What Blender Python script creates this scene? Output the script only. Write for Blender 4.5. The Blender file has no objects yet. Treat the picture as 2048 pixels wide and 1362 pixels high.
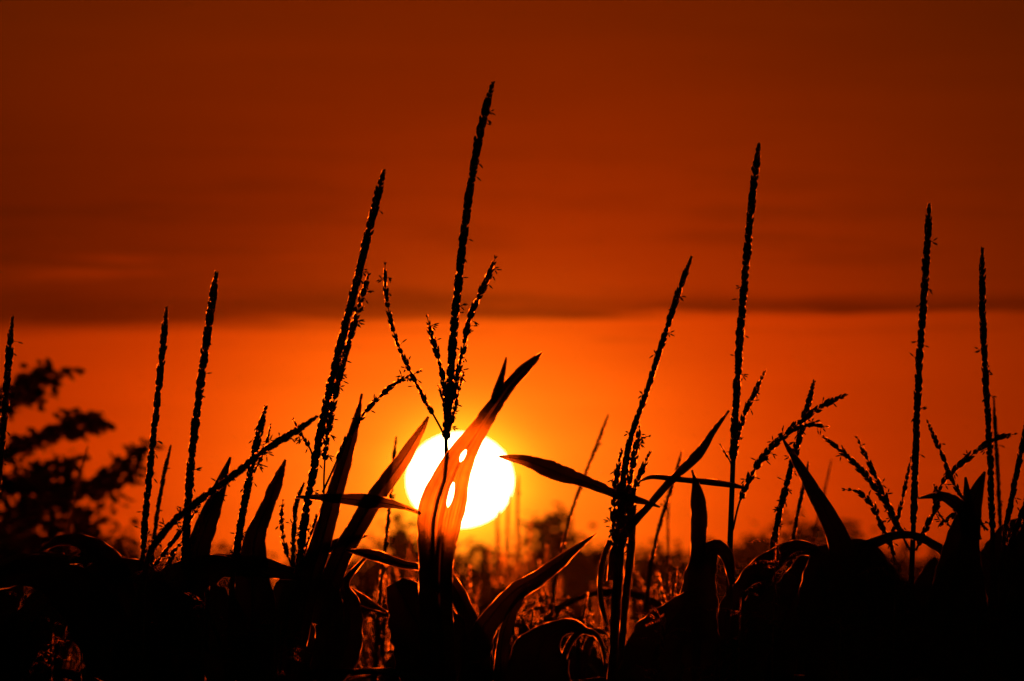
import bpy, bmesh, math, random
from mathutils import Vector, Matrix
sc = bpy.context.scene
C = sc.collection
R = math.radians
# ---------------- camera ----------------
PXT = 0.0861/2048            # tangent per photo pixel
HORIZON = 1290               # photo row of the true horizon
CAMZ = 1.65
PITCH = math.atan((HORIZON-681)*PXT)
cam = bpy.data.cameras.new('camera'); co = bpy.data.objects.new('camera', cam); C.objects.link(co)
cam.sensor_width = 36; cam.lens = 36/0.0861
co.location = (0,0,CAMZ); co.rotation_euler = (math.pi/2+PITCH,0,0)
cam.clip_start = 0.1; cam.clip_end = 40000
cam.dof.use_dof = True; cam.dof.focus_distance = 16.0; cam.dof.aperture_fstop = 30
sc.camera = co
def ray(px, py):
    v = Vector(((px-1024)*PXT, 1, (681-py)*PXT)); c, s = math.cos(PITCH), math.sin(PITCH)
    return Vector((v.x, v.y*c - v.z*s, v.y*s + v.z*c))
def at(px, py, D):           # world point at distance D (along +Y) seen at a photo pixel
    r = ray(px, py); return Vector((0,0,CAMZ)) + r*(D/r.y)
# ---------------- sky, sun, exposure ----------------
SUND = ray(920, 960).normalized()
SUN_EL = math.asin(SUND.z); SUN_AZ = math.atan2(SUND.x, SUND.y)
w = bpy.data.worlds.new('World'); sc.world = w; w.use_nodes = True
nt = w.node_tree; N = nt.nodes; Lk = nt.links
bg = N['Background']
def nd(tree, typ, **kw):
    n = tree.nodes.new(typ)
    for k, v in kw.items(): setattr(n, k, v)
    return n
def mth(tree, op, a, b=None, c=None, clamp=False):
    n = tree.nodes.new('ShaderNodeMath'); n.operation = op; n.use_clamp = clamp
    for i, x in enumerate((a, b, c)):
        if x is None: continue
        if isinstance(x, (int, float)): n.inputs[i].default_value = x
        else: tree.links.new(x, n.inputs[i])
    return n.outputs[0]
def vsc(tree, col, f):       # colour scaled by a scalar socket or number
    n = tree.nodes.new('ShaderNodeVectorMath'); n.operation = 'SCALE'
    if isinstance(col, tuple): n.inputs[0].default_value = col
    else: tree.links.new(col, n.inputs[0])
    if isinstance(f, (int, float)): n.inputs['Scale'].default_value = f
    else: tree.links.new(f, n.inputs['Scale'])
    return n.outputs[0]
def vop(tree, op, a, b):
    n = tree.nodes.new('ShaderNodeVectorMath'); n.operation = op
    for i, x in enumerate((a, b)):
        if isinstance(x, tuple): n.inputs[i].default_value = x
        else: tree.links.new(x, n.inputs[i])
    return n.outputs[0]
def build_sky():
    sky = nd(nt, 'ShaderNodeTexSky', sky_type='NISHITA', sun_disc=False)
    sky.sun_elevation = SUN_EL; sky.sun_rotation = SUN_AZ
    sky.air_density = 1.3; sky.dust_density = 2.5; sky.ozone_density = 2.0
    tc = nd(nt, 'ShaderNodeTexCoord'); d = tc.outputs['Generated']
    sep = nd(nt, 'ShaderNodeSeparateXYZ'); Lk.new(d, sep.inputs[0])
    el = mth(nt, 'MULTIPLY', mth(nt, 'ARCSINE', sep.outputs['Z']), 180/math.pi)           # degrees
    az = mth(nt, 'MULTIPLY', mth(nt, 'ARCTAN2', sep.outputs['X'], sep.outputs['Y']), 180/math.pi)
    dx = mth(nt, 'SUBTRACT', az, math.degrees(SUN_AZ)); dy = mth(nt, 'SUBTRACT', el, math.degrees(SUN_EL))
    # aureole of dusty air around the low sun, a little wider along the horizon
    q = mth(nt, 'SQRT', mth(nt, 'ADD', mth(nt, 'POWER', mth(nt, 'MULTIPLY', dx, AUR_X), 2), mth(nt, 'POWER', dy, 2)))
    au = mth(nt, 'EXPONENT', mth(nt, 'MULTIPLY', q, -1/AUR_W))
    au2 = mth(nt, 'EXPONENT', mth(nt, 'MULTIPLY', mth(nt, 'POWER', q, 2), -1/(AUR_N*AUR_N)))
    q3 = mth(nt, 'ADD', mth(nt, 'POWER', dx, 2), mth(nt, 'POWER', mth(nt, 'MULTIPLY', dy, 1.12), 2))
    au3 = mth(nt, 'EXPONENT', mth(nt, 'MULTIPLY', q3, -1/(AUR_M*AUR_M)))
    base = vop(nt, 'MULTIPLY', sky.outputs[0], SKY_TINT)
    glow = vop(nt, 'ADD', vsc(nt, AUR_C, mth(nt, 'MULTIPLY', au, AUR_S)), vsc(nt, AUR_C2, mth(nt, 'MULTIPLY', au2, AUR_S2)))
    glow = vop(nt, 'ADD', glow, vsc(nt, AUR_C3, mth(nt, 'MULTIPLY', au3, AUR_S3)))
    # long thin stratus streaks: noise stretched along the horizon
    cv = nd(nt, 'ShaderNodeCombineXYZ'); Lk.new(mth(nt, 'MULTIPLY', az, 0.42), cv.inputs[0]); Lk.new(mth(nt, 'MULTIPLY', el, 3.2), cv.inputs[1])
    n1 = nd(nt, 'ShaderNodeTexNoise'); n1.inputs['Scale'].default_value = 1.0; n1.inputs['Detail'].default_value = 5; n1.inputs['Roughness'].default_value = .5
    Lk.new(cv.outputs[0], n1.inputs['Vector'])
    cv2 = nd(nt, 'ShaderNodeCombineXYZ'); Lk.new(mth(nt, 'MULTIPLY', az, 0.9), cv2.inputs[0]); Lk.new(mth(nt, 'MULTIPLY', el, 9.0), cv2.inputs[1]); cv2.inputs[2].default_value = 4.2
    n2 = nd(nt, 'ShaderNodeTexNoise'); n2.inputs['Scale'].default_value = 1.0; n2.inputs['Detail'].default_value = 4
    Lk.new(cv2.outputs[0], n2.inputs['Vector'])
    nz = mth(nt, 'SUBTRACT', n1.outputs[0], .5); nz2 = mth(nt, 'SUBTRACT', n2.outputs[0], .5)
    # the cloud deck: a veil above about 1.6 degrees, its lower edge a darker streak that dips a little to the left
    e1 = mth(nt, 'ADD', el, mth(nt, 'MULTIPLY', nz, .26))
    e1 = mth(nt, 'ADD', e1, mth(nt, 'MULTIPLY', az, -0.018))
    def sm(v, a, b):
        m = nd(nt, 'ShaderNodeMapRange', interpolation_type='SMOOTHSTEP'); Lk.new(v, m.inputs[0])
        m.inputs[1].default_value = a; m.inputs[2].default_value = b; return m.outputs[0]
    inv = lambda x: mth(nt, 'SUBTRACT', 1, x)
    mul = lambda x, y: mth(nt, 'MULTIPLY', x, y)
    left = inv(sm(az, -1.9, .6))                                   # the deck thickens to the left
    cv3 = nd(nt, 'ShaderNodeCombineXYZ'); Lk.new(mul(az, .8), cv3.inputs[0]); Lk.new(mul(el, 16.0), cv3.inputs[1]); cv3.inputs[2].default_value = 9.7
    n3 = nd(nt, 'ShaderNodeTexNoise'); n3.inputs['Scale'].default_value = 1.0; n3.inputs['Detail'].default_value = 6; n3.inputs['Roughness'].default_value = .6; n3.inputs['Distortion'].default_value = .6
    Lk.new(cv3.outputs[0], n3.inputs['Vector']); nz3 = mth(nt, 'SUBTRACT', n3.outputs[0], .5)
    e2 = mth(nt, 'ADD', e1, mul(nz3, .10))
    soft = mth(nt, 'ADD', .025, mul(left, .05))
    veil = sm(mth(nt, 'DIVIDE', mth(nt, 'SUBTRACT', e2, DECK), soft), -1, 1)
    thick = mth(nt, 'ADD', mth(nt, 'ADD', .075, mul(left, .09)), mul(nz2, .26))
    up_ = sm(mth(nt, 'DIVIDE', mth(nt, 'SUBTRACT', mth(nt, 'ADD', e2, mul(nz2, .12)), mth(nt, 'ADD', thick, DECK)), .05), -1, 1)
    streak = mul(veil, inv(up_))
    streak = mul(streak, mth(nt, 'ADD', .85, mul(nz3, 2.6), clamp=True))
    low = mul(mul(sm(e1, DECK-.13, DECK-.10), inv(sm(e1, DECK-.06, DECK-.03))), sm(nz3, -.02, .12))          # a thin torn shred under the deck
    upper = mul(mul(sm(el, DECK+.12, DECK+.3), inv(sm(el, DECK+.5, DECK+1.1))), sm(mth(nt, 'ADD', nz2, mul(nz, .6)), -.04, .2))
    puff = mul(mul(sm(mth(nt, 'ADD', nz3, mul(nz, .5)), .0, .2), sm(el, DECK+.07, DECK+.16)), mul(inv(sm(el, DECK+.3, DECK+.45)), inv(sm(az, -1.6, -.3))))
    tr = inv(mul(veil, .36))
    tr = mul(tr, inv(mul(streak, mth(nt, 'SUBTRACT', .58, mul(left, .26)))))
    tr = mul(tr, inv(mul(mul(left, veil), mul(inv(sm(el, 1.9, 3.1)), .42))))       # thicker veil over the left of the deck
    tr = mul(tr, inv(mul(low, .22)))
    tr = mul(tr, inv(mul(upper, .24)))
    tr = mul(tr, mth(nt, 'ADD', 1, mul(puff, .8)))
    tr = mul(tr, mth(nt, 'ADD', 1, mul(nz, .20)))
    tr = mul(tr, mth(nt, 'ADD', 1, mul(nz2, .22)))
    col = vop(nt, 'ADD', vsc(nt, base, 1.0), glow)
    Lk.new(vsc(nt, col, tr), bg.inputs[0]); bg.inputs[1].default_value = SKY_STRENGTH
SKY_STRENGTH = 0.1
SKY_TINT = (0.07, 0.055, 0.02)
AUR_C = (1.0, 0.060, 0.0); AUR_S = 16.3; AUR_W = 1.12; AUR_X = 0.72
AUR_C2 = (1.0, 0.5, 0.02); AUR_S2 = 4.3; AUR_N = 0.62; AUR_C3 = (1.0, 0.72, 0.02); AUR_S3 = 18; AUR_M = 0.247
DECK = 1.575
build_sky()
SUN_E = 0.12
HAZE_D = 0.000034; HAZE_G = 0.95
sun = bpy.data.lights.new('sun_lamp', 'SUN'); so = bpy.data.objects.new('sun_lamp', sun); C.objects.link(so)
sun.energy = SUN_E; sun.angle = R(0.53); sun.color = (1.0, 0.085, 0.002)
so.rotation_euler = (-SUND).to_track_quat('-Z', 'Y').to_euler()
so.location = (0, -5, 10)
sc.view_settings.view_transform = 'Standard'; sc.view_settings.look = 'None'; sc.view_settings.exposure = 0; sc.view_settings.gamma = 1
sc.render.engine = 'CYCLES'; sc.cycles.use_denoising = True; sc.cycles.max_bounces = 8; sc.cycles.volume_bounces = 0
sc.cycles.transparent_max_bounces = 16; sc.cycles.sample_clamp_indirect = 4

# ---------------- materials ----------------
def mat(name):
    m = bpy.data.materials.new(name); m.use_nodes = True; return m, m.node_tree, m.node_tree.nodes['Principled BSDF']
def noise_col(t, a, b, scale, detail=4, coord='Object', stretch=None):
    tc = t.nodes.new('ShaderNodeTexCoord'); mp = t.nodes.new('ShaderNodeMapping'); t.links.new(tc.outputs[coord], mp.inputs[0])
    if stretch: mp.inputs['Scale'].default_value = stretch
    n = t.nodes.new('ShaderNodeTexNoise'); n.inputs['Scale'].default_value = scale; n.inputs['Detail'].default_value = detail
    t.links.new(mp.outputs[0], n.inputs['Vector'])
    r = t.nodes.new('ShaderNodeValToRGB'); r.color_ramp.elements[0].position = .3; r.color_ramp.elements[1].position = .7
    r.color_ramp.elements[0].color = (*a, 1); r.color_ramp.elements[1].color = (*b, 1)
    t.links.new(n.outputs[0], r.inputs[0]); return r.outputs[0], n.outputs[0]
def leaf_mat(name, a, b, fwd, rough=.42, transl=.06, ior=1.002, patch=0, vein=False):
    m, t, p = mat(name)
    c, n = noise_col(t, a, b, 60, 5)
    t.links.new(c, p.inputs['Base Color']); p.inputs['Roughness'].default_value = rough
    bp = t.nodes.new('ShaderNodeBump'); bp.inputs['Strength'].default_value = .25; bp.inputs['Distance'].default_value = .001
    t.links.new(n, bp.inputs['Height']); t.links.new(bp.outputs[0], p.inputs['Normal'])
    tl = t.nodes.new('ShaderNodeBsdfTranslucent'); tl.inputs[0].default_value = (b[0]*2.2, b[1]*1.8, b[2], 1)
    mx = t.nodes.new('ShaderNodeMixShader'); mx.inputs[0].default_value = transl
    t.links.new(p.outputs[0], mx.inputs[1]); t.links.new(tl.outputs[0], mx.inputs[2])
    # thin tissue lets a little light straight through, scattered only slightly off its path
    rf = t.nodes.new('ShaderNodeBsdfRefraction'); rf.distribution = 'BECKMANN'; rf.inputs['Color'].default_value = (1, .75, .3, 1)
    rf.inputs['Roughness'].default_value = 1.0; rf.inputs['IOR'].default_value = ior
    m2 = t.nodes.new('ShaderNodeMixShader'); m2.inputs[0].default_value = fwd
    if vein:       # parallel veins and thicker blotches let less light through
        at_ = t.nodes.new('ShaderNodeAttribute'); at_.attribute_name = 'across'
        v1 = mth(t, 'MULTIPLY_ADD', mth(t, 'SINE', mth(t, 'MULTIPLY', at_.outputs['Fac'], 46.0)), .22, .62)
        v2 = mth(t, 'MULTIPLY_ADD', mth(t, 'SINE', mth(t, 'MULTIPLY', at_.outputs['Fac'], 17.0)), .12, 0)
        _, bn = noise_col(t, a, b, 22, 4); v3 = mth(t, 'MULTIPLY_ADD', bn, 1.7, -.35, clamp=True)
        rib = mth(t, 'SUBTRACT', 1, mth(t, 'EXPONENT', mth(t, 'MULTIPLY', mth(t, 'ABSOLUTE', mth(t, 'ADD', at_.outputs['Fac'], .12)), -22.0)))
        t.links.new(mth(t, 'MULTIPLY', mth(t, 'MULTIPLY', mth(t, 'ADD', v1, v2), v3), mth(t, 'MULTIPLY', mth(t, 'MULTIPLY_ADD', rib, .75, .25), fwd)), m2.inputs[0])
    if patch:      # the fuzz is patchy
        _, pn = noise_col(t, a, b, patch, 2); pr = t.nodes.new('ShaderNodeMapRange'); t.links.new(pn, pr.inputs[0])
        pr.inputs[1].default_value = .40 if patch > 100 else .5; pr.inputs[2].default_value = .64 if patch > 100 else .72; pr.inputs[3].default_value = .004; pr.inputs[4].default_value = fwd; t.links.new(pr.outputs[0], m2.inputs[0])
    t.links.new(mx.outputs[0], m2.inputs[1]); t.links.new(rf.outputs[0], m2.inputs[2])
    t.links.new(m2.outputs[0], t.nodes['Material Output'].inputs[0]); return m
M = {}
M['leaf'] = leaf_mat('maize_leaf', (.035, .07, .016), (.07, .11, .03), .0038, ior=1.0011, vein=True)
M['stalk'] = leaf_mat('maize_stalk', (.06, .085, .025), (.10, .11, .04), .0, .38, .0)
M['spike'] = leaf_mat('tassel_straw', (.16, .11, .045), (.26, .19, .08), .0006, .40, .12)
M['anther'] = leaf_mat('tassel_anther', (.22, .13, .05), (.32, .20, .08), .0006, .45, .2)
M['bract'] = leaf_mat('papery_bract', (.20, .14, .06), (.30, .22, .10), .26, .45, .25, 1.024, 130)
M['hair'] = leaf_mat('leaf_margin_fuzz', (.10, .12, .04), (.14, .15, .06), .13, .45, .08, 1.022, 55)
M['tree'] = leaf_mat('tree_foliage', (.035, .06, .018), (.065, .10, .03), .0, .5, .15)
M['grass'] = leaf_mat('grass_straw', (.14, .10, .05), (.22, .17, .08), .35, .4, .3, 1.035, 160)
def simple(name, a, b, scale, rough):
    m, t, p = mat(name); c, n = noise_col(t, a, b, scale, 6); t.links.new(c, p.inputs['Base Color']); p.inputs['Roughness'].default_value = rough
    bp = t.nodes.new('ShaderNodeBump'); bp.inputs['Strength'].default_value = .5; bp.inputs['Distance'].default_value = .02
    t.links.new(n, bp.inputs['Height']); t.links.new(bp.outputs[0], p.inputs['Normal']); return m
M['bark'] = simple('tree_bark', (.05, .035, .025), (.10, .075, .05), 14, .9)
M['soil'] = simple('field_soil', (.06, .042, .028), (.11, .08, .055), 3, .95)

# ---------------- helpers ----------------
class MB:
    def __init__(s): s.v = []; s.f = []; s.thin = []; s.att = {}
    def build(s, name, m, parent=None, smooth=True, origin=None, m2=None):
        me = bpy.data.meshes.new(name)
        o0 = origin or Vector((0, 0, 0))
        me.from_pydata([tuple(Vector(p)-o0) for p in s.v], [], s.f); me.materials.append(m)
        if m2 is not None:
            me.materials.append(m2)
            for i in s.thin: me.polygons[i].material_index = 1
        if smooth: me.polygons.foreach_set('use_smooth', [True]*len(me.polygons))
        if s.att:
            al = me.attributes.new('across', 'FLOAT', 'POINT'); al.data.foreach_set('value', [s.att.get(i, 0.0) for i in range(len(s.v))])
        me.update()
        o = bpy.data.objects.new(name, me); C.objects.link(o)
        if parent is not None: o.parent = parent
        return o
    def tube(s, pts, rad, n=8, cap=True):
        k0 = len(s.v); m = len(pts); prev = None
        for i in range(m):
            t = (pts[min(i+1, m-1)]-pts[max(i-1, 0)]).normalized()
            if prev is None:
                a = t.orthogonal().normalized()
            else:
                a = (prev - t*prev.dot(t)).normalized()
            prev = a; b = t.cross(a); r = rad[i] if isinstance(rad, (list, tuple)) else rad
            for j in range(n):
                q = 2*math.pi*j/n; s.v.append(pts[i]+(a*math.cos(q)+b*math.sin(q))*r)
        for i in range(m-1):
            for j in range(n):
                s.f.append((k0+i*n+j, k0+i*n+(j+1) % n, k0+(i+1)*n+(j+1) % n, k0+(i+1)*n+j))
        if cap:
            s.f.append(tuple(k0+j for j in reversed(range(n)))); s.f.append(tuple(k0+(m-1)*n+j for j in range(n)))
    def seed(s, p, d, L, r, n=5):                      # pointed husk: base point p, direction d
        d = d.normalized(); a = d.orthogonal().normalized(); b = d.cross(a); k = len(s.v)
        s.v.append(p)
        for f, q in ((.22, .85), (.5, 1.0), (.78, .6)):
            for j in range(n):
                w_ = 2*math.pi*j/n; s.v.append(p+d*(L*f)+(a*math.cos(w_)+b*math.sin(w_))*(r*q))
        s.v.append(p+d*L); e = len(s.v)-1
        for j in range(n):
            j2 = (j+1) % n
            s.f.append((k, k+1+j2, k+1+j)); s.f.append((k+1+j, k+1+j2, k+1+n+j2, k+1+n+j))
            s.f.append((k+1+n+j, k+1+n+j2, k+1+2*n+j2, k+1+2*n+j)); s.f.append((k+1+2*n+j, k+1+2*n+j2, e))
def crom(P, step):           # smooth curve through tuples, about one sample per step (in the first two coordinates)
    out = []; n = len(P)
    for i in range(n-1):
        p0, p1, p2, p3 = P[max(i-1, 0)], P[i], P[i+1], P[min(i+2, n-1)]
        k = max(1, int(math.dist(p1[:2], p2[:2])/step))
        for j in range(k):
            t = j/k
            out.append(tuple(.5*((2*b)+(-a+c)*t+(2*a-5*b+4*c-d)*t*t+(-a+3*b-3*c+d)*t**3) for a, b, c, d in zip(p0, p1, p2, p3)))
    out.append(tuple(P[-1])); return out
def tag(o, label=None, cat=None, group=None, kind=None):
    if label: o['label'] = label
    if cat: o['category'] = cat
    if group: o['group'] = group
    if kind: o['kind'] = kind
    return o
def empty(name, loc):
    o = bpy.data.objects.new(name, None); C.objects.link(o); o.location = loc; o.empty_display_size = .1; return o

# ---------------- the setting ----------------
g = MB(); gr = [0, 4, 10, 18, 30, 60, 120, 250, 500, 1000, 2000, 3200]; na = 48; rg = random.Random(3)
g.v.append(Vector((0, 0, 0)))
for r_ in gr[1:]:
    for j in range(na):
        q = 2*math.pi*j/na; g.v.append(Vector((r_*math.cos(q), r_*math.sin(q), rg.uniform(-.04, .02) if 3 < r_ < 300 else 0)))
for j in range(na): g.f.append((0, 1+j, 1+(j+1) % na))
for i in range(len(gr)-2):
    for j in range(na):
        a = 1+i*na; b = a+na; g.f.append((a+j, b+j, b+(j+1) % na, a+(j+1) % na))
tag(g.build('ground', M['soil']), kind='structure')
# the sun itself: a glowing ball far beyond the field, flattened a little by the low air
SD = 20000.0
bm = bmesh.new(); bmesh.ops.create_icosphere(bm, subdivisions=5, radius=1)
me = bpy.data.meshes.new('sun'); bm.to_mesh(me); bm.free()
me.polygons.foreach_set('use_smooth', [True]*len(me.polygons))
sm_, st, sp = mat('sun_glow'); st.nodes.remove(sp)
em = st.nodes.new('ShaderNodeEmission'); em.inputs[0].default_value = (1, .78, .34, 1); em.inputs[1].default_value = 6
tp = st.nodes.new('ShaderNodeBsdfTransparent'); ad = st.nodes.new('ShaderNodeAddShader')
st.links.new(em.outputs[0], ad.inputs[0]); st.links.new(tp.outputs[0], ad.inputs[1]); st.links.new(ad.outputs[0], st.nodes['Material Output'].inputs[0])
sm_.cycles.emission_sampling = 'NONE'
me.materials.append(sm_)
sb = bpy.data.objects.new('sun', me); C.objects.link(sb); sb.location = Vector((0, 0, CAMZ))+SUND*SD
rs = 103*PXT*SD; sb.scale = (rs, rs, rs*.885)
tag(sb, 'glowing white setting sun disc low behind the maize leaves', 'sun')
# ---------------- maize ----------------
D0 = 16.0
def pts3(P, D, dd=0.0, step=8):      # photo polyline (tip first) -> points in space; dd = how far it leans away at its tip
    c = crom([tuple(map(float, p[:2])) for p in P], step); n = len(c)
    return [at(x, y, D+dd*(1-i/max(1, n-1))) for i, (x, y) in enumerate(c)]
def cumlen(pts):
    L = [0]
    for a, b in zip(pts, pts[1:]): L.append(L[-1]+(b-a).length)
    return L
def along(pts, L, s):
    for i in range(len(L)-1):
        if L[i+1] >= s:
            f = (s-L[i])/max(1e-9, L[i+1]-L[i]); return pts[i].lerp(pts[i+1], f), (pts[i]-pts[i+1]).normalized()
    return pts[-1], (pts[-2]-pts[-1]).normalized()
def spikelets(mb, pts, s0, s1, gap, L, r, ax, rnd, flare=.28, tip=True, pairs=2):
    """rows of paired husks hugging an axis that runs tip first; direction points to the tip"""
    cl = cumlen(pts); s = max(s0, .002); q = rnd.uniform(0, 6); q0 = q
    while s < min(s1, cl[-1]):
        p, t = along(pts, cl, s); a = t.orthogonal().normalized(); b = t.cross(a)
        f = min(1, .42+s/.06) if tip else 1
        q += rnd.uniform(.5, 1.6)
        for k in range(pairs):
            w_ = q+k*math.pi*2/pairs+rnd.uniform(-.35, .35); rad = a*math.cos(w_)+b*math.sin(w_)
            fl = flare*rnd.uniform(.6, 1.35)
            d = t+rad*fl
            l_ = L*f*rnd.uniform(.8, 1.25); r_ = r*f*rnd.uniform(.8, 1.2); b0 = p+rad*ax*f*rnd.uniform(.45, .75)
            mb.seed(b0, d, l_, r_)
            d.normalize(); sd = d.cross(rad).normalized(); kk = len(mb.v); o_ = b0+rad*r_*.35
            mb.v += [o_+d*l_*.05, o_+d*l_*.45+sd*(r_*1.15+.0006), o_+d*(l_*1.08+.0005), o_+d*l_*.45-sd*(r_*1.15+.0006)]
            mb.thin.append(len(mb.f)); mb.f.append((kk, kk+1, kk+2, kk+3))
        s += gap*rnd.uniform(.6, 1.35)*(1+.35*math.sin(s*210+q0)+.25*math.sin(s*97+2*q0))
def anthers(mb, pts, s0, s1, n, ax, rnd, side=None):
    cl = cumlen(pts); s1 = min(s1, cl[-1])
    for i in range(n):
        s = rnd.uniform(s0, s1); p, t = along(pts, cl, s); a = t.orthogonal().normalized(); b = t.cross(a)
        w_ = rnd.uniform(0, 2*math.pi); rad = a*math.cos(w_)+b*math.sin(w_)
        if side is not None and rad.x*side < -.2: rad = -rad
        for k in range(rnd.choice((1, 1, 2, 3))):
            d = (rad*rnd.uniform(.6, 1.1)+t*rnd.uniform(-.5, .9)+Vector((0, 0, rnd.uniform(-.9, .25)))).normalized()
            q = p+rad*(ax+rnd.uniform(-.001, .002)); e = q+d*rnd.uniform(.0005, .003)
            mb.tube([p+rad*ax*.4, q, e], .0004, 3, False)
            mb.seed(e, d+Vector((0, 0, rnd.uniform(-.5, .1))), rnd.uniform(.006, .0095), .0012, 4)
def strip(mb, e, ctr, wd):         # the thin fuzzy margin of a blade
    k = len(mb.v); n = len(e)
    for p, c in zip(e, ctr):
        o = (p-c); o = o.normalized() if o.length > 1e-6 else Vector((1, 0, 0))
        mb.v.append(p); mb.v.append(p+o*wd)
    for i in range(n-1):
        mb.thin.append(len(mb.f)); mb.f.append((k+2*i, k+2*i+1, k+2*i+3, k+2*i+2))
def leaf_mesh(mb, P, D, dd=0.0, tw=25, fold=.22, rnd=None, slits=(), hair=False, wav=1.0, margin=.0009):
    """P: (x, y, apparent width) along the midline in photo pixels, base or tip first"""
    rnd = rnd or random.Random(1)
    c = crom([tuple(map(float, p)) for p in P], 7); n = len(c); ctr = []; hw = []
    for i, (x, y, w_) in enumerate(c):
        Di = D+dd*(i/max(1, n-1)); ctr.append(at(x, y, Di)); hw.append(max(.0004, w_*.5*PXT*Di))
    V = Vector((0, 1, 0)); us = [-1, -.75, -.5, -.25, 0, .25, .5, .75, 1]; k0 = len(mb.v); nu = len(us)
    ph = rnd.uniform(0, 6); ph2 = rnd.uniform(0, 6); el_, er_ = [], []; prev = None
    for i in range(n):
        t = (ctr[min(i+1, n-1)]-ctr[max(i-1, 0)]).normalized(); s = t.cross(V)
        if s.length < 1e-4: s = prev or Vector((1, 0, 0))
        s.normalize()
        if prev is not None and s.dot(prev) < 0: s = -s
        prev = s; nn = s.cross(t); tau = R(tw+8*math.sin(i*.03+ph)); s2 = s*math.cos(tau)+nn*math.sin(tau); n2 = s2.cross(t)
        h = hw[i]/math.cos(tau)
        g0 = g1 = 0
        if slits:                                  # the seam the tears lie on
            (a0, b0_, ua, _), (a1, b1_, ub, _) = slits[0], slits[-1]; ya, yb = (a0+b0_)/2, (a1+b1_)/2
            g0 = g1 = ua+(ub-ua)*min(1, max(0, (c[i][1]-ya)/((yb-ya) or 1)))
            u_s = g0
        for (a, b, u0, gw) in slits:
            f = (c[i][1]-a)/(b-a)
            if 0 < f < 1: g0 = u_s-gw*math.sqrt(max(0, math.sin(math.pi*f))); g1 = u_s+gw*math.sqrt(max(0, math.sin(math.pi*f)))
        for u in us:
            uu = u
            if slits:
                uu = (-1+(u+1)*(1+g0)) if u <= 0 else (1-(1-u)*(1-g1))
            rip = wav*(.05*math.sin(i*.22+ph+u)+.04*math.sin(i*.37+ph2))*u*u
            if abs(u) > .6: uu *= 1+wav*(.05*math.sin(i*.55+ph*u*3)+.035*math.sin(i*1.3+ph2*u*2)+rnd.uniform(-.02, .02))
            p = ctr[i]+s2*(uu*h)+n2*(fold*h*abs(uu)+rip*h)
            mb.att[len(mb.v)] = uu; mb.v.append(p)
            if u == 0 and slits: mb.att[len(mb.v)] = g1; mb.v.append(ctr[i]+s2*(g1*h)+n2*(fold*h*abs(g1)))
        el_.append(mb.v[k0+i*(nu+(1 if slits else 0))].copy()); er_.append(mb.v[-1].copy())
    st_ = nu+(1 if slits else 0)
    for i in range(n-1):
        for j in range(st_-1):
            if slits and j == nu//2:
                ya, yb = c[i][1], c[i+1][1]
                op = any(min(a, b) < (ya+yb)/2 < max(a, b) for a, b, _, _ in slits)
                if op: continue
            mb.f.append((k0+i*st_+j, k0+i*st_+j+1, k0+(i+1)*st_+j+1, k0+(i+1)*st_+j))
    strip(mb, el_, ctr, margin); strip(mb, er_, ctr, margin)
    if not slits: mb.tube([p+V*0 for p in ctr], [max(.0005, h*.055) for h in hw], 6, True)      # midrib
    if hair:
        for e in (el_, er_):
            for i in range(len(e)-1):
                for k in range(3):
                    p = e[i].lerp(e[i+1], rnd.random()); o = (p-ctr[i]).normalized()
                    k1 = len(mb.f); q_ = p+(o+Vector((rnd.uniform(-.3, .3), 0, rnd.uniform(-.3, .3))))*rnd.uniform(.001, .003); kk = len(mb.v); mb.v += [p, p+Vector((.0003, 0, 0)), q_]; mb.f.append((kk, kk+1, kk+2)); mb.thin.append(k1)
def stalk_mesh(mb, top, bx, by, D, r0, rnd, via=()):
    """from a point near the tassel's foot down to the soil"""
    p = [top]+[at(x, y, D) for x, y in via]; q = at(bx, by, D); p.append(q); foot = Vector((q.x+rnd.uniform(-.03, .03), q.y+rnd.uniform(-.03, .03), -.03))
    for f in (.2, .45, .7, 1): p.append(q.lerp(foot, f))
    sm_p = []; rr = []
    for i in range(len(p)-1):
        for k in range(8):
            f = k/8; sm_p.append(p[i].lerp(p[i+1], f))
    sm_p.append(p[-1]); z0 = top.z
    for v in sm_p:
        r_ = r0+(.011-r0)*min(1, (z0-v.z)/1.5); zz = (v.z % .19)/.19
        rr.append((r_ if not via else min(r_, .0026+max(0, z0-v.z-.12)*.02))*(1.14 if zz < .08 else 1))
    mb.tube(sm_p, rr, 10)
    return foot
def arc_leaf(mb, o, az, L, w_, rise, droop, rnd):
    """a free arching blade from point o, for leaves on plants inside the stand"""
    h = Vector((math.cos(az), math.sin(az), 0)); side = Vector((-math.sin(az), math.cos(az), 0)); n = 18; k0 = len(mb.v)
    us = (-1, -.5, 0, .5, 1); ph = rnd.uniform(0, 6); e0, e1, cc, rr = [], [], [], []
    x = 0; z = 0; an = rise
    for i in range(n+1):
        f = i/n; p = o+h*x+Vector((0, 0, z)); up = Vector((0, 0, 1))*math.cos(an)-h*math.sin(an)
        hw = w_*.5*(min(1, .5+f*2.2)*(1-f)**.6 if f < 1 else 0)+.0004
        for u in us:
            mb.att[len(mb.v)] = u; mb.v.append(p+side*(u*hw)+up*(abs(u)*hw*.3+.12*hw*u*math.sin(i*.9+ph)))
        e0.append(mb.v[-5].copy()); e1.append(mb.v[-1].copy()); cc.append(p); rr.append(max(.0005, hw*.06))
        ds = L/n; x += ds*math.cos(an); z += ds*math.sin(an); an -= droop/n*(1.2 if f > .25 else .6)
    for i in range(n):
        for j in range(4): mb.f.append((k0+i*5+j, k0+i*5+j+1, k0+(i+1)*5+j+1, k0+(i+1)*5+j))
    strip(mb, e0, cc, .001); strip(mb, e1, cc, .001); mb.tube(cc, rr, 5)

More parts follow.
